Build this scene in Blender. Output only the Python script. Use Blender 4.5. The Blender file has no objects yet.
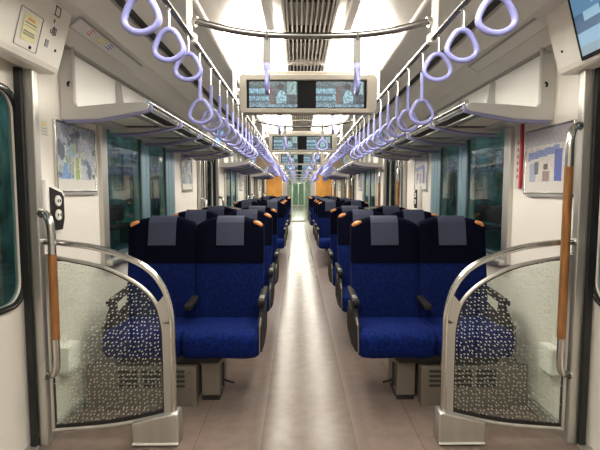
import bpy, bmesh, math, random
from mathutils import Matrix, Vector
random.seed(4)
PI = math.pi
S = bpy.context.scene
COL = S.collection
# ------------------------------------------------------------------ camera, world, exposure
CAMX, CAMZ, F = -0.054, 1.236, 450.0
cd = bpy.data.cameras.new('camera'); cam = bpy.data.objects.new('camera', cd); COL.objects.link(cam)
cd.sensor_fit = 'HORIZONTAL'; cd.sensor_width = 36.0; cd.lens = 36.0 * F / 600.0
cd.clip_start = 0.05; cd.clip_end = 200
cam.location = (CAMX, 0, CAMZ)
cam.rotation_euler = (PI/2 - math.atan(34.5/F), 0, -math.atan(2.3/F))
S.camera = cam
W = bpy.data.worlds.new('world'); S.world = W; W.use_nodes = True
W.node_tree.nodes['Background'].inputs[0].default_value = (.10, .16, .20, 1)
W.node_tree.nodes['Background'].inputs[1].default_value = 0.15
S.view_settings.view_transform = 'Standard'; S.view_settings.look = 'None'
S.view_settings.exposure = 0.0; S.view_settings.gamma = 1.0; S.view_settings.use_curve_mapping = False
LAMP = 17.5      # strength of the ceiling diffusers
PITCH = 2.36     # ceiling module
DOOR = 4.82      # door spacing
YB, YE = -1.3, 17.8

# ------------------------------------------------------------------ materials
def mat(name, c, rough=.5, metal=0.0, var=0.0, scale=8.0, bump=0.0, spec=.5, stretch=(1, 1, 1)):
    m = bpy.data.materials.new(name); m.use_nodes = True
    nt = m.node_tree; b = nt.nodes['Principled BSDF']
    b.inputs['Base Color'].default_value = (*c, 1)
    b.inputs['Roughness'].default_value = rough; b.inputs['Metallic'].default_value = metal
    b.inputs['Specular IOR Level'].default_value = spec
    if var or bump:
        tc = nt.nodes.new('ShaderNodeTexCoord'); mp = nt.nodes.new('ShaderNodeMapping')
        mp.inputs['Scale'].default_value = stretch
        nt.links.new(tc.outputs['Object'], mp.inputs['Vector'])
        n = nt.nodes.new('ShaderNodeTexNoise'); n.inputs['Scale'].default_value = scale
        n.inputs['Detail'].default_value = 4
        nt.links.new(mp.outputs[0], n.inputs['Vector'])
        if var:
            r = nt.nodes.new('ShaderNodeValToRGB')
            r.color_ramp.elements[0].position = .3; r.color_ramp.elements[1].position = .7
            r.color_ramp.elements[0].color = (*[max(0, v*(1-var)) for v in c], 1)
            r.color_ramp.elements[1].color = (*[min(1, v*(1+var)) for v in c], 1)
            nt.links.new(n.outputs['Fac'], r.inputs[0]); nt.links.new(r.outputs[0], b.inputs['Base Color'])
        if bump:
            bp = nt.nodes.new('ShaderNodeBump'); bp.inputs['Strength'].default_value = bump
            nt.links.new(n.outputs['Fac'], bp.inputs['Height']); nt.links.new(bp.outputs[0], b.inputs['Normal'])
    return m

def emis(name, c, s):
    m = bpy.data.materials.new(name); m.use_nodes = True; nt = m.node_tree
    nt.nodes.remove(nt.nodes['Principled BSDF'])
    e = nt.nodes.new('ShaderNodeEmission'); e.inputs[0].default_value = (*c, 1); e.inputs[1].default_value = s
    nt.links.new(e.outputs[0], nt.nodes['Material Output'].inputs[0])
    return m

def fabric(name, c1, c2, scale):
    m = bpy.data.materials.new(name); m.use_nodes = True; nt = m.node_tree; b = nt.nodes['Principled BSDF']
    tc = nt.nodes.new('ShaderNodeTexCoord')
    v = nt.nodes.new('ShaderNodeTexVoronoi'); v.feature = 'F1'; v.inputs['Scale'].default_value = scale
    n = nt.nodes.new('ShaderNodeTexNoise'); n.inputs['Scale'].default_value = scale*1.7; n.inputs['Detail'].default_value = 3
    nt.links.new(tc.outputs['Object'], v.inputs['Vector']); nt.links.new(tc.outputs['Object'], n.inputs['Vector'])
    mu = nt.nodes.new('ShaderNodeMath'); mu.operation = 'MULTIPLY'
    nt.links.new(v.outputs['Distance'], mu.inputs[0]); nt.links.new(n.outputs['Fac'], mu.inputs[1])
    r = nt.nodes.new('ShaderNodeValToRGB')
    r.color_ramp.elements[0].position = .12; r.color_ramp.elements[1].position = .38
    r.color_ramp.elements[0].color = (*c2, 1); r.color_ramp.elements[1].color = (*c1, 1)
    nt.links.new(mu.outputs[0], r.inputs[0]); nt.links.new(r.outputs[0], b.inputs['Base Color'])
    b.inputs['Roughness'].default_value = .9; b.inputs['Specular IOR Level'].default_value = .15
    bp = nt.nodes.new('ShaderNodeBump'); bp.inputs['Strength'].default_value = .25; bp.inputs['Distance'].default_value = .004
    nt.links.new(mu.outputs[0], bp.inputs['Height']); nt.links.new(bp.outputs[0], b.inputs['Normal'])
    return m

def glassmat(name, tint, ior, dots=False):
    m = bpy.data.materials.new(name); m.use_nodes = True; nt = m.node_tree
    nt.nodes.remove(nt.nodes['Principled BSDF']); out = nt.nodes['Material Output']
    t = nt.nodes.new('ShaderNodeBsdfTransparent'); t.inputs[0].default_value = (*tint, 1)
    g = nt.nodes.new('ShaderNodeBsdfGlossy'); g.inputs['Roughness'].default_value = .02
    fr = nt.nodes.new('ShaderNodeFresnel'); fr.inputs[0].default_value = ior
    mx = nt.nodes.new('ShaderNodeMixShader')
    ge = nt.nodes.new('ShaderNodeNewGeometry'); iv = nt.nodes.new('ShaderNodeMath'); iv.operation = 'SUBTRACT'; iv.inputs[0].default_value = 1
    mf = nt.nodes.new('ShaderNodeMath'); mf.operation = 'MULTIPLY'     # only the face that meets the ray from the air reflects
    nt.links.new(ge.outputs['Backfacing'], iv.inputs[1]); nt.links.new(iv.outputs[0], mf.inputs[0]); nt.links.new(fr.outputs[0], mf.inputs[1])
    nt.links.new(mf.outputs[0], mx.inputs[0]); nt.links.new(t.outputs[0], mx.inputs[1]); nt.links.new(g.outputs[0], mx.inputs[2])
    last = mx
    if dots:
        tc = nt.nodes.new('ShaderNodeTexCoord'); mp = nt.nodes.new('ShaderNodeMapping')
        sx = nt.nodes.new('ShaderNodeSeparateXYZ'); cx = nt.nodes.new('ShaderNodeCombineXYZ')
        nt.links.new(tc.outputs['Object'], sx.inputs[0]); nt.links.new(sx.outputs[0], cx.inputs[0]); nt.links.new(sx.outputs[2], cx.inputs[1])
        nt.links.new(cx.outputs[0], mp.inputs['Vector'])
        def layer(scale, rad, fac):
            v = nt.nodes.new('ShaderNodeTexVoronoi'); v.feature = 'F1'; v.inputs['Scale'].default_value = scale
            v.voronoi_dimensions = '2D'; v.inputs['Randomness'].default_value = .6
            nt.links.new(mp.outputs[0], v.inputs['Vector'])
            l = nt.nodes.new('ShaderNodeMath'); l.operation = 'LESS_THAN'; l.inputs[1].default_value = rad
            nt.links.new(v.outputs['Distance'], l.inputs[0])
            k = nt.nodes.new('ShaderNodeMath'); k.operation = 'MULTIPLY'; k.inputs[1].default_value = fac
            nt.links.new(l.outputs[0], k.inputs[0]); return k
        a, b2 = layer(50, .135, .78), layer(104, .15, .2)
        ad = nt.nodes.new('ShaderNodeMath'); ad.operation = 'MAXIMUM'
        nt.links.new(a.outputs[0], ad.inputs[0]); nt.links.new(b2.outputs[0], ad.inputs[1])
        d = nt.nodes.new('ShaderNodeBsdfDiffuse'); d.inputs[0].default_value = (.80, .80, .76, 1)
        tl = nt.nodes.new('ShaderNodeBsdfTranslucent'); tl.inputs[0].default_value = (.8, .8, .76, 1)
        m0 = nt.nodes.new('ShaderNodeMixShader'); m0.inputs[0].default_value = .4
        nt.links.new(d.outputs[0], m0.inputs[1]); nt.links.new(tl.outputs[0], m0.inputs[2])
        m2 = nt.nodes.new('ShaderNodeMixShader')
        nt.links.new(ad.outputs[0], m2.inputs[0]); nt.links.new(mx.outputs[0], m2.inputs[1]); nt.links.new(m0.outputs[0], m2.inputs[2])
        last = m2
    nt.links.new(last.outputs[0], out.inputs[0])
    return m

def picmat(name, emit):
    m = bpy.data.materials.new(name); m.use_nodes = True; nt = m.node_tree; b = nt.nodes['Principled BSDF']
    a = nt.nodes.new('ShaderNodeVertexColor'); a.layer_name = 'Col'
    b.inputs['Roughness'].default_value = .35
    if emit:
        b.inputs['Base Color'].default_value = (.01, .01, .01, 1)
        nt.links.new(a.outputs[0], b.inputs['Emission Color']); b.inputs['Emission Strength'].default_value = emit
    else:
        nt.links.new(a.outputs[0], b.inputs['Base Color'])
    return m

M = {}
M['wall'] = mat('warm_white_panel', (.82, .78, .72), .35, var=.02, scale=3)
M['door'] = mat('door_panel', (.84, .79, .73), .3, var=.02, scale=2)
M['ceil'] = mat('ceiling_panel', (.74, .71, .67), .28, var=.03, scale=2)
M['vault'] = mat('vault_white', (.85, .84, .80), .4)
M['lintel'] = mat('lintel_white', (.90, .86, .79), .35)
M['floor'] = mat('floor_sheet', (.20, .150, .128), .34, var=.16, scale=14, bump=.02)
M['aisle'] = mat('aisle_sheet', (.175, .136, .115), .2, var=.14, scale=14, bump=.02, spec=.22)
M['band'] = mat('aisle_band', (.175, .132, .113), .3, var=.1, scale=14)
M['alu'] = mat('brushed_aluminium', (.56, .545, .51), .36, .75, var=.08, scale=20, stretch=(1, 1, .05))
M['steel'] = mat('polished_steel', (.62, .61, .58), .2, .95)
M['rail'] = mat('dark_steel_rail', (.22, .215, .21), .25, .95)
M['grey'] = mat('grey_metal', (.36, .35, .33), .45, .35, var=.05)
M['casing'] = mat('screen_casing', (.40, .365, .31), .45)
M['screenblack'] = mat('screen_black', (.006, .006, .007), .6, spec=.15)
M['strapmetal'] = mat('strap_metal', (.16, .155, .15), .45, .1)
M['rackg'] = mat('rack_grey', (.60, .59, .57), .4, .3)
M['black'] = mat('black_rubber', (.012, .012, .013), .5)
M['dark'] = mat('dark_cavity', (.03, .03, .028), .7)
M['slat'] = mat('grille_cream', (.46, .43, .38), .45)
M['lilac'] = mat('lilac_plastic', (.27, .28, .60), .28)
M['lilacm'] = mat('lilac_edge', (.26, .26, .45), .4)
M['wood'] = mat('wood_grip', (.27, .115, .033), .42, var=.3, scale=14, stretch=(6, 6, .6))
M['orangewood'] = mat('orange_wood', (.62, .30, .06), .45, var=.22, scale=5, stretch=(1, 1, .4))
M['orange'] = mat('orange_grab', (.50, .20, .06), .38)
M['teal'] = mat('blue_teal_frame', (.26, .42, .50), .3, .55)
M['teald'] = mat('dark_teal_frame', (.05, .09, .10), .35, .4)
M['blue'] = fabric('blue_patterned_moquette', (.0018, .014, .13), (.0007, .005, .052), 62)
M['blueshade'] = fabric('blue_patterned_shaded', (.001, .010, .085), (.0005, .0035, .036), 62)  # cushion moquette darkened: shade on the backrests put into the colour
M['navy'] = mat('navy_headrest', (.0012, .0018, .0075), .95, var=.2, scale=60, spec=.06)
M['cloth'] = mat('headrest_cover', (.021, .027, .058), .75, var=.12, scale=90)
M['plasticd'] = mat('dark_brown_plastic', (.016, .014, .014), .65, spec=.2)
M['pedestal'] = mat('seat_base_metal', (.20, .175, .145), .42, .4, var=.05)
M['frost'] = mat('rack_shelf_panel', (.62, .60, .50), .5)
M['white'] = mat('white_plastic', (.82, .80, .76), .4)
M['yellow'] = mat('yellow_sticker', (.80, .68, .22), .5)
M['red'] = mat('red_sign', (.50, .03, .04), .4)
M['bluesign'] = mat('blue_sign', (.05, .12, .45), .4)
M['ink'] = mat('black_ink', (.02, .02, .02), .5)
M['lamp'] = emis('lit_diffuser', (1.0, .94, .82), LAMP)
M['tube'] = emis('platform_tube_light', (.85, 1.0, .97), 48)
M['greenend'] = mat('green_etched_door', (.20, .29, .22), .4, var=.25, scale=6)  # mottled green of the etched door as plain surface colour
M['winglass'] = glassmat('tinted_window_glass', (.62, .78, .77), 1.9)
M['clear'] = glassmat('clear_glass', (.86, .93, .90), 1.45)
M['dotglass'] = glassmat('dotted_partition_glass', (.90, .93, .90), 1.4, True)
M['adclear'] = glassmat('clear_ad_holder', (.90, .92, .93), 1.5)
M['pic'] = picmat('printed_picture', 0)
M['scr'] = picmat('lit_screen', 1.0)
M['plat'] = mat('platform_concrete', (.20, .26, .26), .6, var=.3, scale=3)
M['platwall'] = mat('platform_tiles', (.20, .33, .32), .5, var=.85, scale=1.6)
M['brown'] = mat('bench_brown', (.12, .05, .03), .5)

# ------------------------------------------------------------------ mesh helpers
def frame(o, u, v):
    u = Vector(u).normalized(); v = Vector(v).normalized(); n = u.cross(v)
    m = Matrix((u, v, n)).transposed().to_4x4(); m.translation = Vector(o); return m
def left_right(s): return (0, -s, 0)            # the "u" direction of a wall seen from inside
class MB:
    """collects shapes and links them as one mesh"""
    def __init__(s): s.bm = bmesh.new()
    def box(s, x0, x1, y0, y1, z0, z1, bev=0, mx=None, seg=2):
        t = bmesh.new(); bmesh.ops.create_cube(t, size=1)
        bmesh.ops.scale(t, vec=(abs(x1-x0), abs(y1-y0), abs(z1-z0)), verts=t.verts)
        if bev: bmesh.ops.bevel(t, geom=t.edges[:], offset=bev, segments=seg, profile=.5, affect='EDGES')
        bmesh.ops.translate(t, vec=((x0+x1)/2, (y0+y1)/2, (z0+z1)/2), verts=t.verts)
        return s.add(t, mx)
    def add(s, t, mx=None):
        if mx is not None: bmesh.ops.transform(t, matrix=mx, verts=t.verts)
        me = bpy.data.meshes.new('t'); t.to_mesh(me); t.free(); s.bm.from_mesh(me); bpy.data.meshes.remove(me); return s
    def addme(s, me, mx=None):
        if mx is not None: me.transform(mx)
        s.bm.from_mesh(me); bpy.data.meshes.remove(me); return s
    def plate(s, polys, th, mx=None, bev=0):
        return s.addme(plate_mesh(polys, th, bev), mx)
    def tube(s, pts, r, n=10, closed=False, smooth=0, cap=True):
        pts = [Vector(p) for p in pts]
        if smooth: pts = catmull(pts, smooth, closed)
        rs = r if isinstance(r, (list, tuple)) else [r]*len(pts)
        N = len(pts); rings = []; up = None
        for i, p in enumerate(pts):
            if closed: t = pts[(i+1) % N]-pts[i-1]
            else: t = pts[min(i+1, N-1)]-pts[max(i-1, 0)]
            t.normalize()
            if up is None:
                up = Vector((0, 0, 1)) if abs(t.z) < .9 else Vector((1, 0, 0))
                up = (up - t*up.dot(t)).normalized()
            else:
                up = (up - t*up.dot(t)).normalized()
            b = t.cross(up)
            rings.append([s.bm.verts.new(p+(up*math.cos(a)+b*math.sin(a))*rs[min(i, len(rs)-1)]) for a in [2*PI*k/n for k in range(n)]])
        for i in range(N if closed else N-1):
            A, B = rings[i], rings[(i+1) % N]
            off = 0
            if closed and i == N-1:
                off = min(range(n), key=lambda o: (A[0].co-B[o].co).length)
            for k in range(n):
                s.bm.faces.new((A[k], A[(k+1) % n], B[(k+1+off) % n], B[(k+off) % n]))
        if not closed and cap:
            s.bm.faces.new(rings[0][::-1]); s.bm.faces.new(rings[-1])
        return s
    def loft(s, loops, cap=True):
        R = [[s.bm.verts.new(p) for p in L] for L in loops]; n = len(R[0])
        for A, B in zip(R, R[1:]):
            for k in range(n): s.bm.faces.new((A[k], A[(k+1) % n], B[(k+1) % n], B[k]))
        if cap: s.bm.faces.new(R[0][::-1]); s.bm.faces.new(R[-1])
        return s
    def prism_y(s, prof, y0, y1):
        return s.loft([[(x, y0, z) for x, z in prof], [(x, y1, z) for x, z in prof]])
    def prism_x(s, prof, x0, x1):
        return s.loft([[(x0, y, z) for y, z in prof], [(x1, y, z) for y, z in prof]])
    def cyl(s, p0, p1, r, n=16): return s.tube([p0, p1], r, n)
    def mirror_x(s): bmesh.ops.scale(s.bm, vec=(-1, 1, 1), verts=s.bm.verts); bmesh.ops.reverse_faces(s.bm, faces=s.bm.faces); return s
    def build(s, name, m, parent=None, smooth=False, world=False, seam=None):
        bmesh.ops.recalc_face_normals(s.bm, faces=s.bm.faces)
        me = bpy.data.meshes.new(name); s.bm.to_mesh(me); s.bm.free()
        if world and parent: me.transform(Matrix.Translation(-parent.location))
        me.materials.append(M[m] if isinstance(m, str) else m)
        if smooth:
            for p in me.polygons: p.use_smooth = True
            try: me.set_sharp_from_angle(angle=math.radians(42))
            except Exception: pass
        o = bpy.data.objects.new(name, me); COL.objects.link(o)
        if parent: o.parent = parent
        return o

def catmull(P, k, closed=False):
    out = []; n = len(P)
    rng = range(n) if closed else range(n-1)
    for i in rng:
        p0 = P[i-1] if (closed or i > 0) else P[0]; p1 = P[i]
        p2 = P[(i+1) % n]; p3 = P[(i+2) % n] if (closed or i+2 < n) else P[-1]
        for j in range(k):
            t = j/k
            out.append(.5*((2*p1)+(-p0+p2)*t+(2*p0-5*p1+4*p2-p3)*t*t+(-p0+3*p1-3*p2+p3)*t**3))
    if not closed: out.append(P[-1])
    return out
def plate_mesh(polys, th, bev=0):
    cu = bpy.data.curves.new('c', 'CURVE'); cu.dimensions = '2D'; cu.fill_mode = 'BOTH'
    cu.extrude = max(th/2-bev, .0001); cu.bevel_depth = bev; cu.bevel_resolution = 1; cu.offset = -bev
    for P in polys:
        sp = cu.splines.new('POLY'); sp.points.add(len(P)-1); sp.use_cyclic_u = True
        for q, p in zip(sp.points, P): q.co = (p[0], p[1], 0, 1)
    o = bpy.data.objects.new('c', cu); COL.objects.link(o)
    dg = bpy.context.evaluated_depsgraph_get(); dg.update()
    me = bpy.data.meshes.new_from_object(o.evaluated_get(dg))
    bpy.data.objects.remove(o); bpy.data.curves.remove(cu)
    b = bmesh.new(); b.from_mesh(me); bmesh.ops.remove_doubles(b, verts=b.verts, dist=1e-5); b.to_mesh(me); b.free()
    return me
def rect(u0, v0, u1, v1, r=0, n=5):
    if r <= 0: return [(u0, v0), (u1, v0), (u1, v1), (u0, v1)]
    P = []
    for cx, cy, a in ((u1-r, v0+r, -PI/2), (u1-r, v1-r, 0), (u0+r, v1-r, PI/2), (u0+r, v0+r, PI)):
        for k in range(n+1):
            t = a+PI/2*k/n; P.append((cx+r*math.cos(t), cy+r*math.sin(t)))
    return P
def text(body, size, mx, m, name, parent=None, th=.0006):
    cu = bpy.data.curves.new('t', 'FONT'); cu.body = body; cu.size = size; cu.extrude = th/2
    cu.align_x = 'CENTER'; cu.align_y = 'CENTER'; cu.resolution_u = 2
    o = bpy.data.objects.new('t', cu); COL.objects.link(o)
    dg = bpy.context.evaluated_depsgraph_get(); dg.update()
    me = bpy.data.meshes.new_from_object(o.evaluated_get(dg)); bpy.data.objects.remove(o); bpy.data.curves.remove(cu)
    b = MB(); b.addme(me, mx); return b.build(name, m, parent, world=True)
def picture(name, w, h, nx, ny, fn, mx, m, parent=None):
    """a printed or lit picture: grid in the uv plane, colour per cell"""
    bm = bmesh.new(); V = [[bm.verts.new((w*(i/nx-.5), h*(j/ny-.5), 0)) for i in range(nx+1)] for j in range(ny+1)]
    cl = bm.loops.layers.float_color.new('Col')
    for j in range(ny):
        for i in range(nx):
            f = bm.faces.new((V[j][i], V[j][i+1], V[j+1][i+1], V[j+1][i]))
            c = fn((i+.5)/nx, (j+.5)/ny)
            for l in f.loops: l[cl] = (*c, 1)
    me = bpy.data.meshes.new(name); bm.to_mesh(me); bm.free(); me.transform(mx)
    if parent: me.transform(Matrix.Translation(-parent.location))
    me.materials.append(M[m]); o = bpy.data.objects.new(name, me); COL.objects.link(o)
    if parent: o.parent = parent
    return o
def tag(o, label, cat, group=None, kind=None):
    o['label'] = label; o['category'] = cat
    if group: o['group'] = group
    if kind: o['kind'] = kind
    return o
def thing(name, label, cat, loc=(0, 0, 0), group=None):
    o = bpy.data.objects.new(name, None); COL.objects.link(o); o.location = loc; o.empty_display_size = .05
    return tag(o, label, cat, group)
def struct(o): o['kind'] = 'structure'; return o
def dup(o, dy=0, label=None, dx=0, dz=0, group=None, rz=None, _p=None):
    c = o.copy(); COL.objects.link(c)
    if _p is not None: c.parent = _p
    else:
        c.location = (o.location.x+dx, o.location.y+dy, o.location.z+dz)
        if rz is not None: c.rotation_euler = (0, 0, rz)
        if label: c['label'] = label
        if group: c['group'] = group
    for ch in kids(o): dup(ch, _p=c)
    return c
KIDS = {}
def kids(o): return [x for x in COL.objects if x.parent == o]
SIDE = {-1: 'left', 1: 'right'}
ORD = ['nearest', 'second', 'third', 'fourth', 'fifth', 'sixth', 'seventh', 'eighth', 'ninth', 'tenth', 'eleventh', 'twelfth', 'thirteenth', 'fourteenth', 'fifteenth', 'sixteenth', 'seventeenth']

# ------------------------------------------------------------------ the room
b = MB(); b.box(-1.42, 1.42, YB, YE, -.06, 0); struct(b.build('floor', 'floor'))
# the floor's paler aisle and its two darker bands are let into the sheet
b = MB(); b.box(-.235, .235, YB, YE, -.001, .0015); struct(b.build('trim_1', 'aisle'))
b = MB(); b.box(-.30, -.235, YB, YE, -.001, .0012); b.box(.235, .30, YB, YE, -.001, .0012); struct(b.build('trim_2', 'band'))
b = MB(); b.box(-.556, -.553, YB, YE, -.001, .0008); b.box(.553, .556, YB, YE, -.001, .0008); struct(b.build('trim_3', 'brown'))

NP = 4
WIN = [(2.93, 3.60, .80, 1.70), (3.80, 4.27, .80, 1.70)]
for s in (-1, 1):
    outer = [(YB, 0)]
    for k in range(NP):
        y0, y1 = .77+DOOR*k, 2.18+DOOR*k
        outer += [(y0, 0), (y0, 1.86), (y1, 1.86), (y1, 0)]
    outer += [(YE, 0), (YE, 2.05), (YB, 2.05)]
    holes = []
    for k in range(NP-1):
        for (a, c, z0, z1) in WIN: holes.append(rect(a+DOOR*k, z0, c+DOOR*k, z1, .03))
    b = MB(); b.plate([outer]+holes, .06, frame((s*1.33, 0, 0), (0, 1, 0), (0, 0, 1)))
    struct(b.build('wall_'+SIDE[s], 'wall'))
    # skirting
    b = MB()
    for k in range(NP):
        b.box(s*1.296, s*1.27, 2.15+DOOR*k, (.78+DOOR*(k+1)) if k < NP-1 else YE-.01, 0, .05, .004)
    struct(b.build('baseboard_'+SIDE[s], 'grey'))
# ceiling
half = [(0, 2.10), (.12, 2.10), (.13, 2.085), (.30, 2.065), (.40, 2.035), (.455, 2.01), (.50, 2.03), (.52, 2.08), (.70, 2.12),
        (.87, 2.13), (.875, 2.16), (.93, 2.16), (.935, 2.125), (1.08, 2.09), (1.18, 2.03), (1.235, 1.972), (1.31, 1.965)]
inner = [(-x, z) for x, z in half[::-1]] + half[1:]
prof = inner + [(1.36, 2.25), (-1.36, 2.25)]
b = MB(); b.prism_y(prof, YB, YE); struct(b.build('ceiling', 'ceil'))
for s in (-1, 1):
    b = MB(); b.tube([(s*.472, YB, 1.998), (s*.472, YE, 1.998)], .018, 12)
    struct(b.build('trim_%d' % (4 if s < 0 else 5), 'ceil', smooth=True))
    b = MB(); b.prism_y([(s*1.228, 1.974), (s*1.228, 1.966), (s*1.30, 1.962), (s*1.30, 1.972)], YB, YE)
    struct(b.build('trim_%d' % (6 if s < 0 else 7), 'grey'))
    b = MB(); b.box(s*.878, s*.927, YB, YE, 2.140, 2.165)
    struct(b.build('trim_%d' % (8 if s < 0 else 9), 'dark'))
b = MB(); b.box(-1.42, 1.42, YB-.06, YB, 0, 2.2); struct(b.build('wall_rear', 'wall'))
# end wall with the wide gangway opening
b = MB(); b.plate([[(-1.42, 0), (-.64, 0), (-.64, 1.97), (.64, 1.97), (.64, 0), (1.42, 0), (1.42, 2.22), (-1.42, 2.22)]], .06, frame((0, YE+.03, 0), (1, 0, 0), (0, 0, 1)))
struct(b.build('wall_front', 'wall'))
n = 10
for s in (-1, 1):
    b = MB(); b.box(s*.66, s*1.285, YE-.03, YE-.001, .05, 1.86, .004)
    o = b.build('wood_panel', 'orangewood')
    tag(o, 'orange wooden panel on the far end wall, %s of the gangway' % SIDE[s], 'panel', 'orange panels on the end wall')

tn = 10
for k in range(3):
    for s in (-1, 1):
        b = MB(); b.box(s*1.252, s*1.30, 2.445+DOOR*k, 5.39+DOOR*k, 1.66, 1.962, .003)
        struct(b.build('trim_%d' % tn, 'vault')); tn += 1
# doors and their surrounds
def door_leaf(s, y0, y1):
    """one sliding leaf, with its window"""
    mx = frame((s*1.365, 0, 0), left_right(s), (0, 0, 1))
    f = lambda a: -s*a
    u0, u1 = sorted((f(y0), f(y1)))
    m = .075
    b = MB(); b.plate([rect(u0, .012, u1, 1.855), rect(u0+m, .72, u1-m, 1.68, .09)], .03, mx)
    root = b.build('door_%d' % door_leaf.n, 'door'); struct(root); door_leaf.n += 1
    b = MB(); b.plate([rect(u0+m-.022, .698, u1-m+.022, 1.702, .11), rect(u0+m+.004, .724, u1-m-.004, 1.676, .088)], .012, frame((s*1.345, 0, 0), left_right(s), (0, 0, 1)))
    b.build('gasket', 'black', root)
    b = MB(); b.plate([rect(u0+m-.0105, .7095, u1-m+.0105, 1.6905, .10), rect(u0+m-.006, .714, u1-m+.006, 1.686, .096)], .003, frame((s*1.338, 0, 0), left_right(s), (0, 0, 1)))
    b.build('window_frame', 'steel', root)
    b = MB(); b.plate([rect(u0+m, .72, u1-m, 1.68, .09)], .006, frame((s*1.368, 0, 0), left_right(s), (0, 0, 1)))
    b.build('pane', 'winglass', root)
door_leaf.n = 1
for k in range(NP):
    for s in (-1, 1):
        y = DOOR*k
        door_leaf(s, .78+y, 1.472+y); door_leaf(s, 1.478+y, 2.17+y)
        # jambs with the black rubber strip
        for (a, c, r0, r1) in ((2.10, 2.145, 2.075, 2.0995), (.805, .85, .8505, .875)):
            b = MB(); b.box(s*1.262, s*1.305, a+y, c+y, 0, 1.79, .006)
            for i in range(6):
                z = .25+.3*i
                yy = a+y if a > 1 else c+y
                sg = -1 if a > 1 else 1
                b.cyl((s*1.284, yy+sg*.0005, z), (s*1.284, yy-sg*.003, z), .005, 8)
            struct(b.build('trim_%d' % tn, 'alu')); tn += 1
            b = MB(); b.box(s*1.305, s*1.333, r0+y, r1+y, 0, 1.79)
            struct(b.build('trim_%d' % tn, 'black')); tn += 1
        # sill
        b = MB(); b.box(s*1.30, s*1.42, .84+y, 2.09+y, -.001, .012, .003); struct(b.build('trim_%d' % tn, 'alu')); tn += 1

# windows : silver edge, teal columns, panes, sill
wn = 1
for k in range(NP-1):
    for s in (-1, 1):
        y = DOOR*k
        b = MB()
        for (a, c, z0, z1) in WIN:
            b.plate([rect(a+y-.015, z0-.03, c+y+.015, z1+.02, .02), rect(a+y+.012, z0+.012, c+y-.012, z1-.012, .03)], 
                    .014, frame((s*1.301, 0, 0), (0, 1, 0), (0, 0, 1)))
        root = b.build('window_%d' % wn, 'teald'); struct(root); wn += 1
        b = MB()
        for (a, c) in ((3.605, 3.665), (3.725, 3.79), (4.275, 4.335), (4.365, 4.425), (4.47, 4.57)):
            b.box(s*1.294, s*1.312, a+y, c+y, .76, 1.72, .004)
        b.box(s*1.298, s*1.31, 3.655+y, 3.745+y, .76, 1.72)
        b.box(s*1.298, s*1.31, 4.33+y, 4.47+y, .76, 1.72)
        b.build('column', 'teal', root)
        b = MB(); b.box(s*1.27, s*1.31, 2.83+y, 2.915+y, .76, 1.72, .008); b.build('edge_column', 'alu', root)
        b = MB(); b.box(s*1.235, s*1.305, 2.85+y, 4.55+y, .755, .785, .008); b.build('window_sill', 'alu', root)
        b = MB()
        for (a, c, z0, z1) in WIN: b.box(s*1.306, s*1.311, a+y, c+y, z0, z1)
        b.build('pane', 'winglass', root)

# ------------------------------------------------------------------ lamps in the ceiling
def lamp_poly(s, y0, y1):
    P = []
    for i in range(9):
        t = PI*i/8; P.append((.285-.155*math.cos(t), y0+.16-.16*math.sin(t)))
    for i in range(9):
        t = PI*i/8; P.append((.285+.155*math.cos(t), y1-.16+.16*math.sin(t)))
    return [(s*x, y) for x, y in P]
k0 = -2
for k in range(k0, 7):
    ys = 2.20+PITCH*k; ye = min(ys+1.58, YE-.05); ys = max(ys, YB+.05)
    if ye-ys < .4: continue
    for s in (-1, 1):
        b = MB(); P = lamp_poly(s, ys, ye)
        b.plate([P], .012, Matrix.Translation((0, 0, 0)))
        bmesh.ops.triangulate(b.bm, faces=b.bm.faces)
        for q in range(1, 10):
            xx = s*(.13+.031*q)
            bmesh.ops.bisect_plane(b.bm, geom=b.bm.verts[:]+b.bm.edges[:]+b.bm.faces[:], plane_co=(xx, 0, 0), plane_no=(1, 0, 0))
        for v in b.bm.verts: v.co.z += 1.985 + .058*(abs(abs(v.co.x)-.285)/.155)**2
        nm = 'behind the camera' if k < 0 else ('%s from the camera' % ORD[k])
        o = b.build('ceiling_light', 'lamp')
        tag(o, 'glowing curved ceiling light %s of the centre grille, %s' % (SIDE[s], nm), 'light', 'curved lights along the ceiling')
    # the white bars between two lights
    if k >= 0:
        for s in (-1, 1):
            b = MB(); b.box(s*.165, s*.205, ys-.42, ys+.03, 2.00, 2.065, .006)
            tag(b.build('ceiling_bar', 'white'), 'short white ceiling bar between two lights, %s side, %s from the camera' % (SIDE[s], ORD[k]), 'light fitting', 'short bars between ceiling lights')
# ventilation grilles
for k in range(-1, 8):
    y0 = .62+PITCH*k; y1 = min(y0+PITCH-.04, YE-.02); y0 = max(y0, YB+.02)
    if y0 > YE-.3: continue
    nm = 'behind the camera' if k < 0 else '%s from the camera' % ORD[k]
    g = thing('ventilation_grille', 'long slatted air grille along the ceiling centre, %s' % nm, 'vent', (0, y0, 2.05), 'air grilles on the ceiling')
    b = MB(); b.box(-.115, .115, y0, y1, 2.088, 2.099); b.build('backing', 'grey', g, world=True)
    yy = y0+.10
    while yy < y1-.3:
        b = MB(); b.box(-.10, .10, yy, yy+.26, 2.083, 2.090); b.build('duct_opening', 'dark', g, world=True); yy += .56
    b = MB()
    for i in range(10):
        x = -.1035+.023*i; b.box(x-.004, x+.004, y0, y1, 2.045, 2.085)
    b.build('slats', 'slat', g, world=True)
    b = MB(); b.box(-.125, -.113, y0, y1, 2.04, 2.10, .002); b.box(.113, .125, y0, y1, 2.04, 2.10, .002)
    for yy in (y0, (y0+y1)/2, y1-.05): b.box(-.113, .113, yy, yy+.05, 2.052, 2.095)
    b.build('grille_frame', 'slat', g, world=True)

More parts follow.
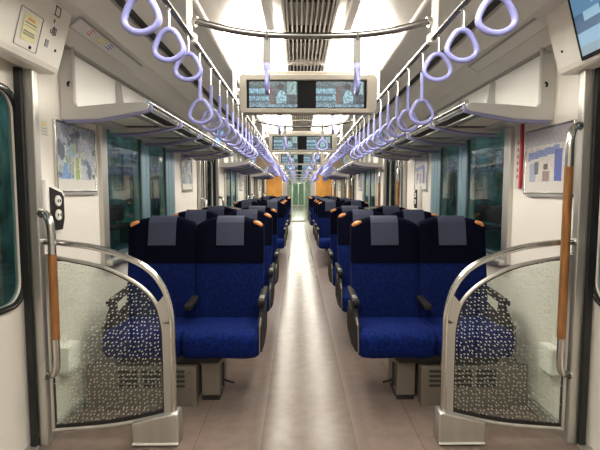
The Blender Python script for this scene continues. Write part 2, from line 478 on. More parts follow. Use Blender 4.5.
# ------------------------------------------------------------------ lintel boxes above the doors
LP = [(1.120, 2.062), (1.192, 1.812), (1.205, 1.792), (1.225, 1.785), (1.296, 1.79), (1.296, 1.94), (1.222, 1.95), (1.215, 1.985), (1.17, 2.028)]
def face_frame(s, Y, z):
    X = 1.10+(2.135-z)*(.092/.323)
    return frame((s*(X-.0015), Y, z), left_right(s), (-s*.092, 0, .323))
def lcd_fn(seed):
    R = random.Random(seed); blobs = [(R.random(), R.random(), R.random()*.2+.05, R.random()) for _ in range(9)]
    def fn(u, v):
        c = [.05, .12, .22]
        if v > .62: c = [.10, .22, .36]
        for (x, y, r, t) in blobs:
            if abs(u-x) < r and abs(v-y) < r*.6: c = [.16+.2*t, .34+.2*t, .5+.15*t]
        if v < .16: c = [.25, .35, .42]
        return c
    return fn
for k in range(NP):
    for s in (-1, 1):
        y0, y1 = .72+DOOR*k, 2.20+DOOR*k
        where = 'nearest the camera' if k == 0 else '%s door down the car' % ORD[k]
        r = thing('door_header', 'cream slanted box above the %s side door, %s' % (SIDE[s], where), 'door header', (s*1.2, y0, 1.79), 'slanted boxes above the doors')
        b = MB(); b.prism_y([(s*x, z) for x, z in LP], y0, y1); b.build('housing', 'lintel', r, world=True)
        ya = 1.49 if s < 0 else 1.78
        b = MB(); b.plate([rect(-.235, -.15, .235, .15, .008)], .006, face_frame(s, ya+DOOR*k, 1.945)); b.build('screen_bezel', 'screenblack', r, world=True)
        fm = face_frame(s, ya+DOOR*k, 1.945)
        fm = fm @ Matrix.Translation((0, 0, .0042))
        picture('screen', .44, .265, 22, 14, (lambda u, v: (.28, .52, .85)) if s < 0 else lcd_fn(3), fm, 'scr', r)
        b = MB(); mxx = face_frame(s, 2.135+DOOR*k, 1.878)
        b.plate([[(.006*math.cos(t*PI/5), .006*math.sin(t*PI/5)) for t in range(10)]], .004, mxx); b.build('screw', 'plasticd', r, world=True)
        if s < 0:
            # service hatch with the yellow notice, sign characters
            b = MB(); mxx = face_frame(s, 1.925+DOOR*k, 1.897)
            b.plate([rect(-.078, -.077, .078, .077, .006), rect(-.0755, -.0745, .0755, .0745, .005)], .004, mxx); b.build('hatch_outline', 'grey', r, world=True)
            def notice(u, v):
                if .78 < v < .86 and .25 < u < .75: return (.75, .30, .10)
                for a in (.64, .52, .30, .20):
                    if a < v < a+.055 and .12 < u < .88: return (.22, .22, .14)
                return (.86, .80, .42)
            picture('notice', .095, .105, 20, 30, notice, face_frame(s, 1.925+DOOR*k, 1.905) @ Matrix.Translation((0, 0, .003)), 'pic', r)
            b = MB(); b.plate([[(.007*math.cos(t*PI/5), .007*math.sin(t*PI/5)) for t in range(10)]], .004, face_frame(s, 1.955+DOOR*k, 1.837)); b.build('latch', 'plasticd', r, world=True)
            b = MB(); b.plate([rect(-.012, -.016, .012, .016, .003)], .003, face_frame(s, 2.06+DOOR*k, 1.888)); b.build('sensor', 'grey', r, world=True)
            if k == 0:
                mt = face_frame(s, 2.082, 1.99) @ Matrix.Rotation(-PI/2, 4, 'Z') @ Matrix.Translation((0, 0, .002))
                text('\u53e3', .058, mt @ Matrix.Translation((-.045, 0, 0)), 'ink', 'sign_character', r, .001)
                text('-', .07, mt, 'ink', 'sign_character', r, .001)
                text('\u53f7', .05, mt @ Matrix.Translation((.042, .0, 0)), 'ink', 'sign_character', r, .001)

# ------------------------------------------------------------------ the screens hung across the aisle
def scene_fn(u, v):
    c = scene_base(u, v); R = random.Random(int(u*48)*71+int(v*26)*131); t = R.uniform(.25, 1.5)
    return tuple(min(1, x*t) for x in c)
def scene_base(u, v):
    c = (.05, .10, .13)
    if v > .85: c = (.10, .16, .18)
    if u < .42 and .28 < v < .72: c = (.20, .42, .55)
    if u < .36 and .42 < v < .55: c = (.04, .10, .14)
    if u < .5 and v < .2: c = (.16, .28, .36)
    if .44 < u < .50 and .1 < v < .8: c = (.16, .06, .06)
    if (u-.66)**2/.006+(v-.80)**2/.012 < 1: c = (.01, .012, .02)
    if .56 < u < .78 and .15 < v < .66 and abs(u-.67) < .05+(.66-v)*.2: c = (.28, .48, .58)
    if .80 < u < .97 and v > .5: c = (.24, .40, .40)
    if .84 < u < .93 and .12 < v < .5: c = (.03, .05, .07)
    if v < .1: c = (.18, .32, .42)
    return c
mon = thing('screen_box', 'wide cream box with two screens hung across the aisle, nearest of the row', 'display', (0, 2.34, 1.63), 'twin screen boxes across the aisle')
b = MB(); P = rect(-.352, 1.632, .352, 1.826, .022)
b.plate([P, rect(-.315, 1.655, .300, 1.797, .004)], .02, frame((0, 2.35, 0), (1, 0, 0), (0, 0, 1)), bev=.004)
b.box(-.345, .345, 2.36, 2.46, 1.638, 1.822, .01)
b.build('casing', 'casing', mon, world=True)
b = MB(); b.plate([rect(-.315, 1.655, .300, 1.797)], .006, frame((0, 2.352, 0), (1, 0, 0), (0, 0, 1))); b.build('glass_panel', 'screenblack', mon, world=True)
for x in (-.179, .163):
    picture('screen', .246, .130, 48, 26, scene_fn, frame((x, 2.3475, 1.726), (1, 0, 0), (0, 0, 1)), 'scr', mon)
b = MB()
b.box(-.27, .27, 2.38, 2.44, 1.822, 1.852, .006)
for x in (-.25, .25):
    b.box(x-.025, x+.025, 2.39, 2.43, 1.84, 2.045, .004)
b.build('hanger', 'casing', mon, world=True)
for k in range(1, 7):
    dup(mon, PITCH*k, 'wide cream box with two screens hung across the aisle, %s from the camera' % ORD[k])

# ------------------------------------------------------------------ grab rails along the car, posts, cross bars
for s in (-1, 1):
    r = thing('overhead_rail', 'long thin steel rail carrying the hand straps, %s side' % SIDE[s], 'rail', (s*.44, YB+.1, 1.79))
    b = MB(); b.tube([(s*.44, YB+.1, 1.79), (s*.44, YE-.08, 1.79)], .0105, 12); b.build('bar', 'rail', r, smooth=True, world=True)
    y = .52; i = 0
    while y < YE-.2:
        b = MB(); b.prism_x([(y-.022, 2.03), (y+.022, 2.03), (y+.014, 1.795), (y-.014, 1.795)], s*.449-.008, s*.449+.008)
        b.box(s*.44-.016, s*.44+.016, y-.016, y+.016, 1.775, 1.808, .004)
        b.build('post', 'white', r, world=True)
        y += 1.18
bars = []
proto = None
y = .53; i = 0
while y < YE-.3:
    lab = 'curved steel cross bar between the two overhead rails, ' + ('nearest the camera' if i == 0 else '%s one down the car' % ORD[i])
    if proto is None:
        proto = thing('cross_bar', lab, 'rail', (0, y, 1.80), 'curved cross bars over the aisle')
        b = MB(); b.tube([(-.435, y, 1.858), (-.40, y, 1.850), (-.30, y, 1.826), (-.2, y, 1.812), (-.1, y, 1.806), (.1, y, 1.806), (.2, y, 1.812), (.30, y, 1.826), (.40, y, 1.850), (.435, y, 1.858)], .0125, 12, smooth=4)
        b.build('bar', 'rail', proto, smooth=True, world=True)
        for s in (-1, 1):
            b = MB(); b.cyl((s*.438, y, 1.859), (s*.425, y, 1.855), .019)
            b.build('socket', 'steel', proto, smooth=True, world=True)
    else: dup(proto, y-.53, lab)
    bars.append(y); y += 1.18; i += 1

# ------------------------------------------------------------------ hand straps
def ring_pts(w, h):
    P = []
    for i in range(30):
        t = 2*PI*i/30
        x = math.sin(t); z = math.cos(t)
        wid = w/2*(1-.20*z)
        P.append((x*wid*(1+.06*math.cos(3*t)), 0, z*h/2*(1 if z > 0 else .96)))
    return P
def strap(kind, loc, lab, group, cat='hand strap'):
    r = thing('hand_strap', lab, cat, loc, group)
    if kind == 'short':
        zc = -.120; top = -.078
        b = MB(); b.tube([(0, 0, -.012), (.004, 0, -.03), (.003, 0, top)], .0045, 8, smooth=3)
    elif kind == 'long':
        zc = -.242; top = -.198
        b = MB(); b.tube([(0, 0, -.012), (.002, 0, -.06), (0, 0, -.095)], .004, 8, smooth=3)
    else:
        zc = -.165; top = -.118
        b = MB(); b.box(-.014, .014, -.004, .004, -.10, -.008, .002); b.box(-.010, .010, -.008, .008, -.105, -.085, .002)
    b.tube([(0, .016*math.cos(t), .016*math.sin(t)) for t in [2*PI*j/12 for j in range(12)]], .0032, 6, closed=True)
    b.build('hook', 'strapmetal' if kind == 'cross' else 'steel', r, smooth=kind != 'cross')
    if kind == 'long':
        b = MB(); b.tube([(0, 0, -.088), (0, 0, -.13), (0, 0, top-.004)], [.0085, .0075, .009], 10); b.build('sleeve', 'lilac', r, smooth=True)
    if kind == 'cross':
        b = MB(); b.box(-.012, .012, -.010, .010, -.125, -.098, .004); b.build('sleeve', 'lilac', r)
    b = MB()
    pts = [(x, y, z+zc) for x, y, z in ring_pts(.088, .092)]
    if kind == 'cross': pts = [(y, x, z) for x, y, z in pts]
    b.tube(pts, .0084 if kind == 'short' else .0074, 10, closed=True)
    b.build('ring', 'lilac', r, smooth=True)
    return r
protos = {}
def put_strap(kind, loc, lab, group, rz=0):
    if kind not in protos:
        protos[kind] = strap(kind, loc, lab, group); o = protos[kind]
    else:
        p = protos[kind]; o = p.copy(); COL.objects.link(o); o.location = loc; o['label'] = lab; o['group'] = group
        for c in PK[kind]: d = c.copy(); COL.objects.link(d); d.parent = o
    if kind not in PK: PK[kind] = kids(protos[kind])
    if kind == 'cross':
        for c in kids(o):
            if c.name.startswith('ring'): c.rotation_euler = (0, 0, rz)
    else: o.rotation_euler = (0, 0, rz)
PK = {}
for s in (-1, 1):
    seq = []
    for k in range(-1, 4):
        for i in range(11): seq.append((4.07+.2375*i+DOOR*(k-0), 'short'))
        for j in range(10): seq.append((1.82+.225*j+DOOR*(k+0), 'long'))
    seq = sorted(q for q in seq if .25 < q[0] < YE-.3)
    cnt = {'short': 0, 'long': 0}
    for (y, kd) in seq:
        cnt[kd] += 1
        if y < .95: continue
        if y < 3.95:
            z = 'short-hung' if kd == 'short' else 'long-sleeved'
            if kd == 'short':
                nv = -1+sum(1 for q in seq if q[1] == 'short' and q[0] < y and q[0] > 1.0)
                lab = ('lilac ring hand strap on the %s rail, behind the frame edge, ' % SIDE[s] + ORD[cnt[kd]-1]) if y < 1.0 else ('lilac ring hand strap high on the %s rail, ' % SIDE[s] + ORD[nv] + ' to the camera')
                if y < 1.0: pass
            else: lab = 'long-sleeved lilac hand strap on the %s rail above the first seats, %s of its run' % (SIDE[s], ORD[min(cnt[kd]-1, 16)])
            g = 'hand straps on the %s rail' % SIDE[s]
        else:
            zone = 1+int((y-3.95)//2.43)
            word = 'short' if kd == 'short' else 'long-sleeved'
            lab = 'small %s lilac hand strap on the %s rail, %s stretch down the car' % (word, SIDE[s], ORD[min(zone, 9)])
            g = 'distant %s straps on the %s rail, stretch %s' % (word, SIDE[s], ORD[min(zone, 9)])
        put_strap(kd, (s*.44, y, 1.79), lab, g, random.uniform(-.12, .12) + s*.10)
for i, y in enumerate(bars):
    if y < 1: continue
    for s in (-1, 1):
        rz = PI/2*.0
        if i >= 3: rz = random.choice((0, .5, 1.3, -.7))
        if i == 3: rz = .25 if s < 0 else 1.45
        put_strap('cross', (s*.167, y, 1.806), 'lilac hand strap on the %s cross bar down the car, %s of the aisle centre' % (ORD[i-1], SIDE[s]), 'hand straps on the cross bars', rz)

# ------------------------------------------------------------------ luggage racks
def rack(s, k):
    y0 = 2.42+DOOR*k; y1 = 5.42+DOOR*k
    ordn = 'nearest the camera' if k == 0 else '%s down the car' % ORD[k]
    r = thing('luggage_rack', 'grey luggage rack with lilac edges above the %s windows, %s' % (SIDE[s], ordn), 'luggage rack', (s*1.29, y0, 1.62), 'luggage racks above the windows')
    arms = [y0, y0+.62, y0+1.24, y0+1.86, y0+2.48, y1]
    for a in arms:
        near = a == y0 or a == y1
        b = MB()
        prof = [(1.30, 1.605), (1.10, 1.612), (.86, 1.655), (.835, 1.668), (.835, 1.69), (.86, 1.70), (1.05, 1.69), (1.215, 1.675), (1.225, 1.70), (1.225, 1.985), (1.30, 1.995)]
        if not near: prof = [(1.30, 1.615), (1.10, 1.622), (.86, 1.66), (.835, 1.672), (.85, 1.69), (1.15, 1.672), (1.195, 1.70), (1.225, 1.95), (1.30, 1.96)]
        t = .03
        b.plate([[(x, z) for x, z in prof]], t, frame((0, a, 0), (1, 0, 0), (0, 0, 1)), bev=.005)
        if s < 0: b.mirror_x()
        arm = b.build('bracket', 'rackg', r, world=True)
        b = MB(); b.tube([(s*x, a, z) for x, z in ((1.28, 1.602), (1.10, 1.608), (.86, 1.652), (.832, 1.668), (.832, 1.685))], .0125, 8, smooth=3)
        o = b.build('edge_strip', 'lilacm', arm, smooth=True)
        o.data.transform(Matrix.Translation(-Vector(r.location)))
    b = MB(); b.tube([(s*.842, y0, 1.70), (s*.842, y1, 1.70)], .012, 10); b.tube([(s*.875, y0, 1.688), (s*.875, y1, 1.688)], .007, 8)
    b.build('front_rail', 'steel', r, smooth=True, world=True)
    b = MB(); b.box(s*.855, s*.93, y0, y1, 1.662, 1.676, .002); b.build('front_channel', 'dark', r, world=True)
    b = MB(); b.box(s*1.19, s*1.285, y0, y1, 1.632, 1.648, .002); b.build('rear_channel', 'rackg', r, world=True)
    for a, c in zip(arms, arms[1:]):
        b = MB(); b.box(s*.93, s*1.19, a+.015, c-.015, 1.648, 1.656); sh = b.build('shelf_panel', 'grey', r, world=True)
        b = MB(); b.box(s*.965, s*1.15, a+.14, c-.14, 1.6445, 1.6485); o = b.build('window_insert', 'frost', sh); o.data.transform(Matrix.Translation(-Vector(r.location)))
        for q0, q1 in ((a+.07, a+.12), (c-.12, c-.07)):
            b = MB(); b.box(s*.955, s*1.16, q0, q1, 1.6445, 1.6485)
            o = b.build('slot', 'dark', sh); o.data.transform(Matrix.Translation(-Vector(r.location)))
    # small coat hook on the back of the upright
    b = MB(); b.tube([(s*1.245, y0-.02, 1.80), (s*1.245, y0-.035, 1.79), (s*1.245, y0-.03, 1.775)], .006, 8); b.build('hook', 'plasticd', r, world=True)
    return r
for s in (-1, 1):
    p = rack(s, 0)
    for k in (1, 2): dup(p, DOOR*k, 'grey luggage rack with lilac edges above the %s windows, %s down the car' % (SIDE[s], ORD[k]))

# ad strips on the sloping ceiling edge
def ad_fn(seed, flags):
    R = random.Random(seed); cols = [(R.uniform(.3, .8), R.uniform(.3, .75), R.uniform(.3, .75)) for _ in range(12)]
    def fn(u, v):
        if flags:
            for i, c in enumerate(((.6, .08, .08), (.75, .72, .15), (.10, .12, .5))):
                if abs(u-(.19+.14*i)) < .03 and .3 < v < .75: return c if int(v*14) % 2 else (.85, .85, .85)
        if v > .86: return (.35, .34, .33)
        return (.74, .72, .70) if u > .02 and v > .1 else (.5, .49, .47)
    return fn
for s in (-1, 1):
    mx = frame((s*1.132, 2.68, 2.052), left_right(s), (-s*.10, 0, .06))
    picture('advert_strip', .86, .085, 60, 12, ad_fn(2, s < 0), mx, 'pic')
    tag(COL.objects[-1], 'pale advert strip on the sloping ceiling edge above the %s luggage rack' % SIDE[s], 'advert')

# ------------------------------------------------------------------ double seats
def yfront(x, w, z):
    """front surface of one backrest: side bolsters and a soft lumbar swell"""
    a = min(1, abs(x)/w)
    return -.045 - .030*a**4*(1-.25*a) - .012*math.cos((z-.62)*5)*(1-a*a)
def back_loop(w, z, zo, full=.2225):
    tilt = (z-.40)*.17; pts = []; N = 12
    e = 1.0
    for i in range(N+1):
        x = -w+2*w*i/N; a = abs(x)/full
        y = yfront(x, full, z)
        if i in (0, N): y += .022
        pts.append((x, y+tilt, zo))
    for i in range(N+1):
        x = w-2*w*i/N
        y = .045-.018*(abs(x)/full)**3
        if i in (0, N): y -= .012
        pts.append((x, y+tilt, zo))
    return pts
def half_w(z, top=1.060, r=.062):
    if z < top-r: return .2165
    t = (top-z)/r
    return .09 + .1265*math.sqrt(max(0, 1-(1-t)**2))**1.5 if t < 1 else .2165
def shift(pts, dx, dy, dz): return [(x+dx, y+dy, z+dz) for x, y, z in pts]
SEATX = .712
def make_seat():
    r = thing('double_seat', '', 'seat', (0, 2.45, 0), 'blue double seats facing the camera')
    BY = .405   # backrest base plane, from the cushion front
    # cushion profile (y from the front, z)
    cp = [(.015, .300), (-.004, .335), (-.012, .38), (-.008, .412), (.012, .435), (.05, .448), (.10, .446), (.20, .436), (.32, .43), (.43, .438), (.46, .42), (.46, .33), (.40, .312), (.10, .287), (.04, .288)]
    cp = [(p.x, p.y) for p in catmull([Vector((a, c, 0)) for a, c in cp], 3, True)]
    for sx in (-1, 1):
        cx = sx*.2195
        b = MB(); L = []
        for (x, k) in ((-.219, .74), (-.212, .88), (-.195, .97), (-.14, 1.02), (0, .985), (.14, 1.02), (.195, .97), (.212, .88), (.219, .74)):
            L.append([(cx+x, .22+(a-.22)*(1-(1-k)*.5), .385+(c-.385)*k) for a, c in cp])
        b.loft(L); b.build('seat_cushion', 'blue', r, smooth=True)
        b = MB(); zs = [.40+.37*i/8 for i in range(9)]
        b.loft([shift(back_loop(.2165, z, z), cx, BY, 0) for z in zs]); b.build('backrest', 'blueshade', r, smooth=True)
        b = MB(); zs = [.77, .772]+[.77+.234*i/5 for i in range(1, 6)]+[1.004+.058*(1-(1-i/12)**1.8) for i in range(1, 13)]
        L = []
        for z in zs:
            kk = .004 if z > .771 else -.002
            lp = back_loop(half_w(z), z, z)
            t = max(0, min(1, (z-1.03)/.032))
            if t > 0:
                mid = (z-.40)*.17
                lp = [(x, mid+(y-mid)*(1-.5*t*t), zz) for x, y, zz in lp]
            L.append(shift([(x, y-(kk if y < (z-.4)*.17 else 0), zz) for x, y, zz in lp], cx, BY, 0))
        b.loft(L); b.build('headrest', 'navy', r, smooth=True)
        # cover cloth folded over the top
        b = MB(); path = []
        for z in (.886, .92, .96, 1.0, 1.03, 1.05):
            t = max(0, (z-1.02)/.042); mid = (z-.4)*.17
            y = yfront(.06, .2225, z)+.0
            path.append((mid+y*(1-.55*t*t)-.011, z))
        mid = (1.06-.4)*.17
        path += [(mid-.022, 1.066), (mid, 1.071), (mid+.022, 1.066), (mid+.048, 1.04), (mid+.052, .98), (mid+.048, .93)]
        hw = .0885
        prof = path+[(y+(.004 if i < 6 else -.001), z-.004) for i, (y, z) in reversed(list(enumerate(path)))]
        b.prism_x([(BY+y, z) for y, z in prof], cx-hw, cx+hw); b.build('headrest_cover', 'cloth', r)
        # orange grab knob on the outer shoulder
        b = MB(); gx = cx+sx*.175
        b.tube([(gx-sx*.036, BY+.075, 1.026), (gx-sx*.022, BY+.064, 1.030), (gx, BY+.060, 1.024), (gx+sx*.020, BY+.062, 1.012), (gx+sx*.032, BY+.068, .998)], [.006, .006, .006, .010, .0125, .0145, .0155, .0165, .0165, .016, .0145, .011, .007], 10, smooth=3)
        b.build('grab_handle', 'orange', r, smooth=True)
    # arm rests
    for ax in (-.442, .442):
        b = MB(); b.loft([[(ax+x, y, z) for x, z in rect(-.022, -.018, .022, .018, .008, 3)] if 0 else [(ax+x*k, y, zc+z*k) for x, z in rect(-.022, -.018, .022, .018, .010, 3)] for (y, zc, k) in ((.13, .575, .6), (.135, .577, .95), (.16, .58, 1), (.30, .590, 1), (.44, .60, .9))])
        am = b.build('armrest', 'plasticd', r, smooth=True)
        b = MB(); b.box(ax-.014, ax+.014, .17, .33, .594, .604, .003); b.build('pad', 'pedestal', am)
        b = MB(); b.prism_x([(.02, .33), (.04, .47), (.10, .50), (.18, .57), (.22, .57), (.24, .48), (.45, .52), (.50, .42), (.47, .33), (.25, .30)], ax-.011, ax+.011); b.build('side_frame', 'plasticd', r)
        b = MB(); b.tube([(ax-.0+(.012 if ax < 0 else -.012)*0, .015, .325), (ax, .018, .40), (ax, .04, .475), (ax, .10, .503)], .004, 8); b.build('side_trim', 'pedestal', r, smooth=True)
    b = MB(); b.loft([[(x*k, y, zc+z*k) for x, z in rect(-.023, -.017, .023, .017, .010, 3)] for (y, zc, k) in ((.19, .535, .6), (.195, .537, .95), (.21, .539, 1), (.42, .552, 1))]); b.build('armrest', 'plasticd', r, smooth=True)
    # pivot frame, pedestal, pedal
    b = MB(); b.box(-.38, .20, .07, .44, .242, .300, .008); b.build('under_frame', 'black', r)
    b = MB(); b.box(.09, .20, .12, .36, .03, .235, .006)
    b.box(.086, .21, .10, .38, .225, .25, .004)
    ped = b.build('pedestal', 'pedestal', r)
    b = MB(); b.box(.095, .195, .13, .35, 0, .032); b.build('foot', 'black', ped)
    b = MB(); b.tube([(.215, .15, .20), (.215, .15, .125), (.22, .14, .118), (.285, .08, .128)], .006, 8); b.box(.208, .22, .14, .16, .08, .22, .002)
    b.build('pedal', 'black', r, smooth=True)
    return r
seat = make_seat()
def seat_kids(): return {c: kids(c) for c in kids(seat)}
SK = seat_kids()
def put_seat(s, k, row, first=False):
    y = 2.45+DOOR*k+.95*row
    n = 3*k+row
    if n == 0: lab = 'blue double seat of the nearest row, behind the %s glass partition' % SIDE[s]
    else: lab = 'blue double seat %s of the aisle, in the %s row from the camera' % (SIDE[s], ORD[n])
    if first: o = seat
    else:
        o = seat.copy(); COL.objects.link(o)
        for c, g in SK.items():
            d = c.copy(); COL.objects.link(d); d.parent = o
            for x in g: e = x.copy(); COL.objects.link(e); e.parent = d
    o.location = (-.710 if s < 0 else .728, y, 0); o['label'] = lab
    if s > 0: o.scale = (-1, 1, 1)
    return o
for k in range(3):
    for row in range(3):
        for s in (-1, 1): put_seat(s, k, row, first=(k == 0 and row == 0 and s == -1))
# heater cabinets under the window-side seats
hp = {}
for s in (-1, 1):
    h = thing('heater_cabinet', 'metal heater box with slots under the front %s seat' % SIDE[s], 'heater', (s*.95, 2.50, 0), 'heater boxes under the seats')
    e = .024 if s > 0 else .006
    b = MB(); b.box(s*(.632+e), s*1.265, 2.50, 2.545, 0, .235, .004); b.box(s*(.64+e), s*1.265, 2.54, 2.86, 0, .225, .004); b.box(s*(.628+e), s*(.655+e), 2.49, 2.56, 0, .24, .003)
    b.build('cabinet', 'pedestal', h, world=True)
    b = MB()
    for j in range(4):
        for i in range(3): b.box(s*(.70+.135*i), s*(.81+.135*i), 2.494, 2.502, .115+.028*j, .128+.028*j)
    b.build('slots', 'dark', h, world=True)
    b = MB()
    for zz in (.03, .115, .205): b.cyl((s*.672, 2.501, zz), (s*.672, 2.495, zz), .005, 8)
    b.build('screws', 'steel', h, world=True)
    for k in range(3):
        for row in range(3):
            if k or row: dup(h, DOOR*k+.95*row, 'metal heater box under the %s seat of the %s row' % (SIDE[s], ORD[3*k+row]))

# ------------------------------------------------------------------ glass partitions beside the doors
def partition(s):
    Y = 2.125
    lab = 'curved steel and dotted glass partition beside the nearest %s door' % SIDE[s]
    r = thing('glass_partition', lab, 'partition', (s*.95, Y, 0), 'glass partitions beside the doors')
    Q = lambda P: [(s*x, Y, z) for x, z in P]
    top = [(1.285, .992), (1.20, .990), (1.02, .966), (.87, .920), (.765, .862), (.697, .775), (.665, .67), (.658, .55), (.660, .15)]
    inn = [(1.245, .925), (1.02, .884), (.90, .838), (.80, .775), (.735, .70), (.708, .61), (.699, .50), (.699, .16)]
    low = [(.690, .148), (.85, .112), (1.0, .088), (1.25, .068)]
    b = MB(); b.tube(Q(top), .015, 12, smooth=5); b.build('hand_rail', 'steel', r, smooth=True, world=True)
    b = MB(); b.tube(Q(inn), .0095, 10, smooth=5)
    b.plate([[(s*x, z) for x, z in [(.66, .62), (.70, .60), (.70, .15), (.66, .15)]]], .018, frame((0, Y, 0), (1, 0, 0), (0, 0, 1)))
    b.plate([[(s*x, z) for x, z in [(.668, .69), (.69, .74), (.732, .69), (.706, .60), (.668, .60)]]], .018, frame((0, Y, 0), (1, 0, 0), (0, 0, 1)))
    b.build('inner_frame', 'alu', r, smooth=True, world=True)
    b = MB(); b.tube(Q(low), .0125, 10, smooth=4); b.build('bottom_rail', 'alu', r, smooth=True, world=True)
    sm = lambda P, n: [(p.x, p.y) for p in catmull([Vector((a, c, 0)) for a, c in P], n)]
    I, L = sm(inn, 5), sm([(.70, .16), (.85, .124), (1.0, .10), (1.242, .08)], 4)
    outline = I[:-1]+L
    b = MB(); b.plate([[(s*x, z) for x, z in outline]], .008, frame((0, Y, 0), (1, 0, 0), (0, 0, 1))); b.build('glass', 'dotglass', r, world=True)
    cx, cz = .97, .5
    def ins(p, d): v = Vector((cx-p[0], cz-p[1])); v.normalize(); return (p[0]+v.x*d, p[1]+v.y*d)
    inner2 = [ins(p, .012 if p[0] < 1.2 and p[1] > .2 else .018) for p in outline]
    b = MB(); b.plate([[(s*x, z) for x, z in outline], [(s*x, z) for x, z in inner2]], .014, frame((0, Y, 0), (1, 0, 0), (0, 0, 1))); b.build('gasket', 'black', r, world=True)
    b = MB(); b.box(s*1.236, s*1.252, Y-.012, Y+.012, .07, .935, .003); b.build('wall_frame', 'alu', r, world=True)
    # floor box
    b = MB(); P = [(s*x, z) for x, z in [(.630, .008), (.852, .008), (.852, .118), (.642, .166), (.630, .158)]]
    b.plate([P], .085, frame((0, Y+.005, 0), (1, 0, 0), (0, 0, 1)), bev=.006)
    fb = b.build('floor_box', 'alu', r, world=True)
    b = MB(); b.box(s*.630, s*.852, Y-.042, Y-.036, .012, .020); o = b.build('bright_strip', 'white', fb); o.data.transform(Matrix.Translation(-Vector(r.location)))
    b = MB(); b.tube([(s*1.225, Y-.005, .955), (s*1.225, Y-.03, .955)], .004, 8); b.plate([rect(s*1.21-.018, .945, s*1.21+.018, .968, .004)], .003, frame((0, Y-.02, 0), (1, 0, 0), (0, 0, 1)))
    o = b.build('sticker', 'bluesign' if s > 0 else 'white', r, world=True)
    return r
for s in (-1, 1):
    p = partition(s)
    for k in range(0, 4):
        if k: dup(p, DOOR*k, 'distant steel and glass partition on the %s, just past the %s door' % (SIDE[s], ORD[k]))
        if k < 3: dup(p, DOOR*k+3.455, 'distant steel and glass partition on the %s, just before the %s door' % (SIDE[s], ORD[k+1]))

# vertical grab rails with wooden grips
def grab(s):
    Y = 2.115
    lab = 'short wooden grab rail below the door buttons, nearest left door' if s < 0 else 'tall wooden grab rail beside the poster at the nearest right door'
    r = thing('grab_rail', lab, 'grab rail', (s*1.24, Y, .4), 'grab rails beside the doors')
    zt = 1.13 if s < 0 else 1.535
    P = [(s*1.262, Y, zt), (s*1.235, Y-.015, zt), (s*1.205, Y-.034, zt-.025), (s*1.192, Y-.04, zt-.085), (s*1.192, Y-.04, zt-.19)]
    b = MB(); b.tube(P, .018, 14, smooth=4); b.cyl((s*1.263, Y, zt), (s*1.256, Y, zt), .022)
    b.build('steel_end', 'steel', r, smooth=True, world=True)
    b = MB(); b.tube([(s*1.192, Y-.04, .545), (s*1.192, Y-.04, .42), (s*1.205, Y-.034, .375), (s*1.235, Y-.015, .352), (s*1.262, Y, .350)], .016, 14, smooth=4)
    b.cyl((s*1.268, Y, .348), (s*1.262, Y, .348), .022)
    b.build('steel_end', 'steel', r, smooth=True, world=True)
    b = MB(); b.tube([(s*1.192, Y-.04, zt-.19), (s*1.192, Y-.04, .54)], .0195, 14); b.build('wooden_grip', 'wood', r, smooth=True, world=True)
    return r
for s in (-1, 1):
    p = grab(s)
    for k in range(0, 4):
        if k: dup(p, DOOR*k, 'distant wooden grab rail on the %s, just past the %s door' % (SIDE[s], ORD[k]))
        if k < 3: dup(p, DOOR*k+3.56, 'distant wooden grab rail on the %s, just before the %s door' % (SIDE[s], ORD[k+1]))

# ------------------------------------------------------------------ things on the walls
_R = random.Random(11)
BL = [(_R.random(), _R.uniform(.22, 1), _R.uniform(.02, .10), _R.uniform(.03, .13), _R.choice(((.20, .30, .46), (.14, .20, .34), (.30, .38, .30), (.60, .60, .62), (.50, .50, .46), (.34, .34, .42), (.12, .14, .18), (.30, .44, .54)))) for _ in range(75)]
def poster_l(u, v):
    R = random.Random(int(u*52)*97+int(v*44)*13)
    if v < .18: return (.62, .60, .56)
    c = (.42, .46, .52)
    for (x, y, a, b, q) in BL:
        if ((u-x)/a)**2+((v-y)/b)**2 < 1: c = q
    if .40 < u < .60 and .18 < v < .52: c = (.58, .58, .46) if abs(u-.5) > .03+(.5-v)*.1 else (.30, .38, .16)
    if .10 < u < .30 and .18 < v < .44 and abs(u-.2) < .03+(.44-v)*.3: c = (.16, .28, .50)
    t = R.uniform(.8, 1.2); return tuple(min(1, x*t) for x in c)
def poster_r(u, v):
    R = random.Random(int(u*52)*31+int(v*44)*7)
    if v < .17: return (.62, .60, .57)
    c = (.62, .58, .55)
    if v > .74: c = (.42, .40, .44)
    if .52 < v-u*.12 < .64 and .05 < u < .75: c = (.20, .26, .50)
    if .66 < u < .80 and .18 < v < .66: c = (.10, .14, .42)
    if u > .90 and .18 < v < .5: c = (.25, .28, .50)
    if .10 < u < .25 and .18 < v < .48: c = (.34, .38, .48)
    if .22 < u < .30 and .3 < v < .5: c = (.15, .15, .18)
    if .40 < u < .56 and .18 < v < .34: c = (.30, .22, .22)
    if .43 < u < .52 and .36 < v < .46: c = (.12, .10, .10)
    t = R.uniform(.85, 1.15); return tuple(min(1, x*t) for x in c)
def poster(s, y0, y1, z0, z1, fn, lab):
    w, h = y1-y0, z1-z0; yc, zc = (y0+y1)/2, (z0+z1)/2
    r = thing('wall_poster', lab, 'poster', (s*1.295, yc, z0), 'framed posters on the walls')
    mx = frame((s*1.292, yc, zc), left_right(s), (0, 0, 1))
    b = MB(); b.plate([rect(-w/2, -h/2, w/2, h/2, .006), rect(-w/2+.014, -h/2+.016, w/2-.014, h/2-.012)], .018, mx, bev=.003); b.build('poster_frame', 'steel', r, world=True)
    picture('print', w-.02, h-.02, 52, 44, fn, mx @ Matrix.Translation((0, 0, .003)), 'pic', r)
    b = MB(); b.plate([rect(-w/2+.05, -h/2-.010, w/2, -h/2+.004)], .02, mx); b.build('lower_lip', 'grey', r, world=True)
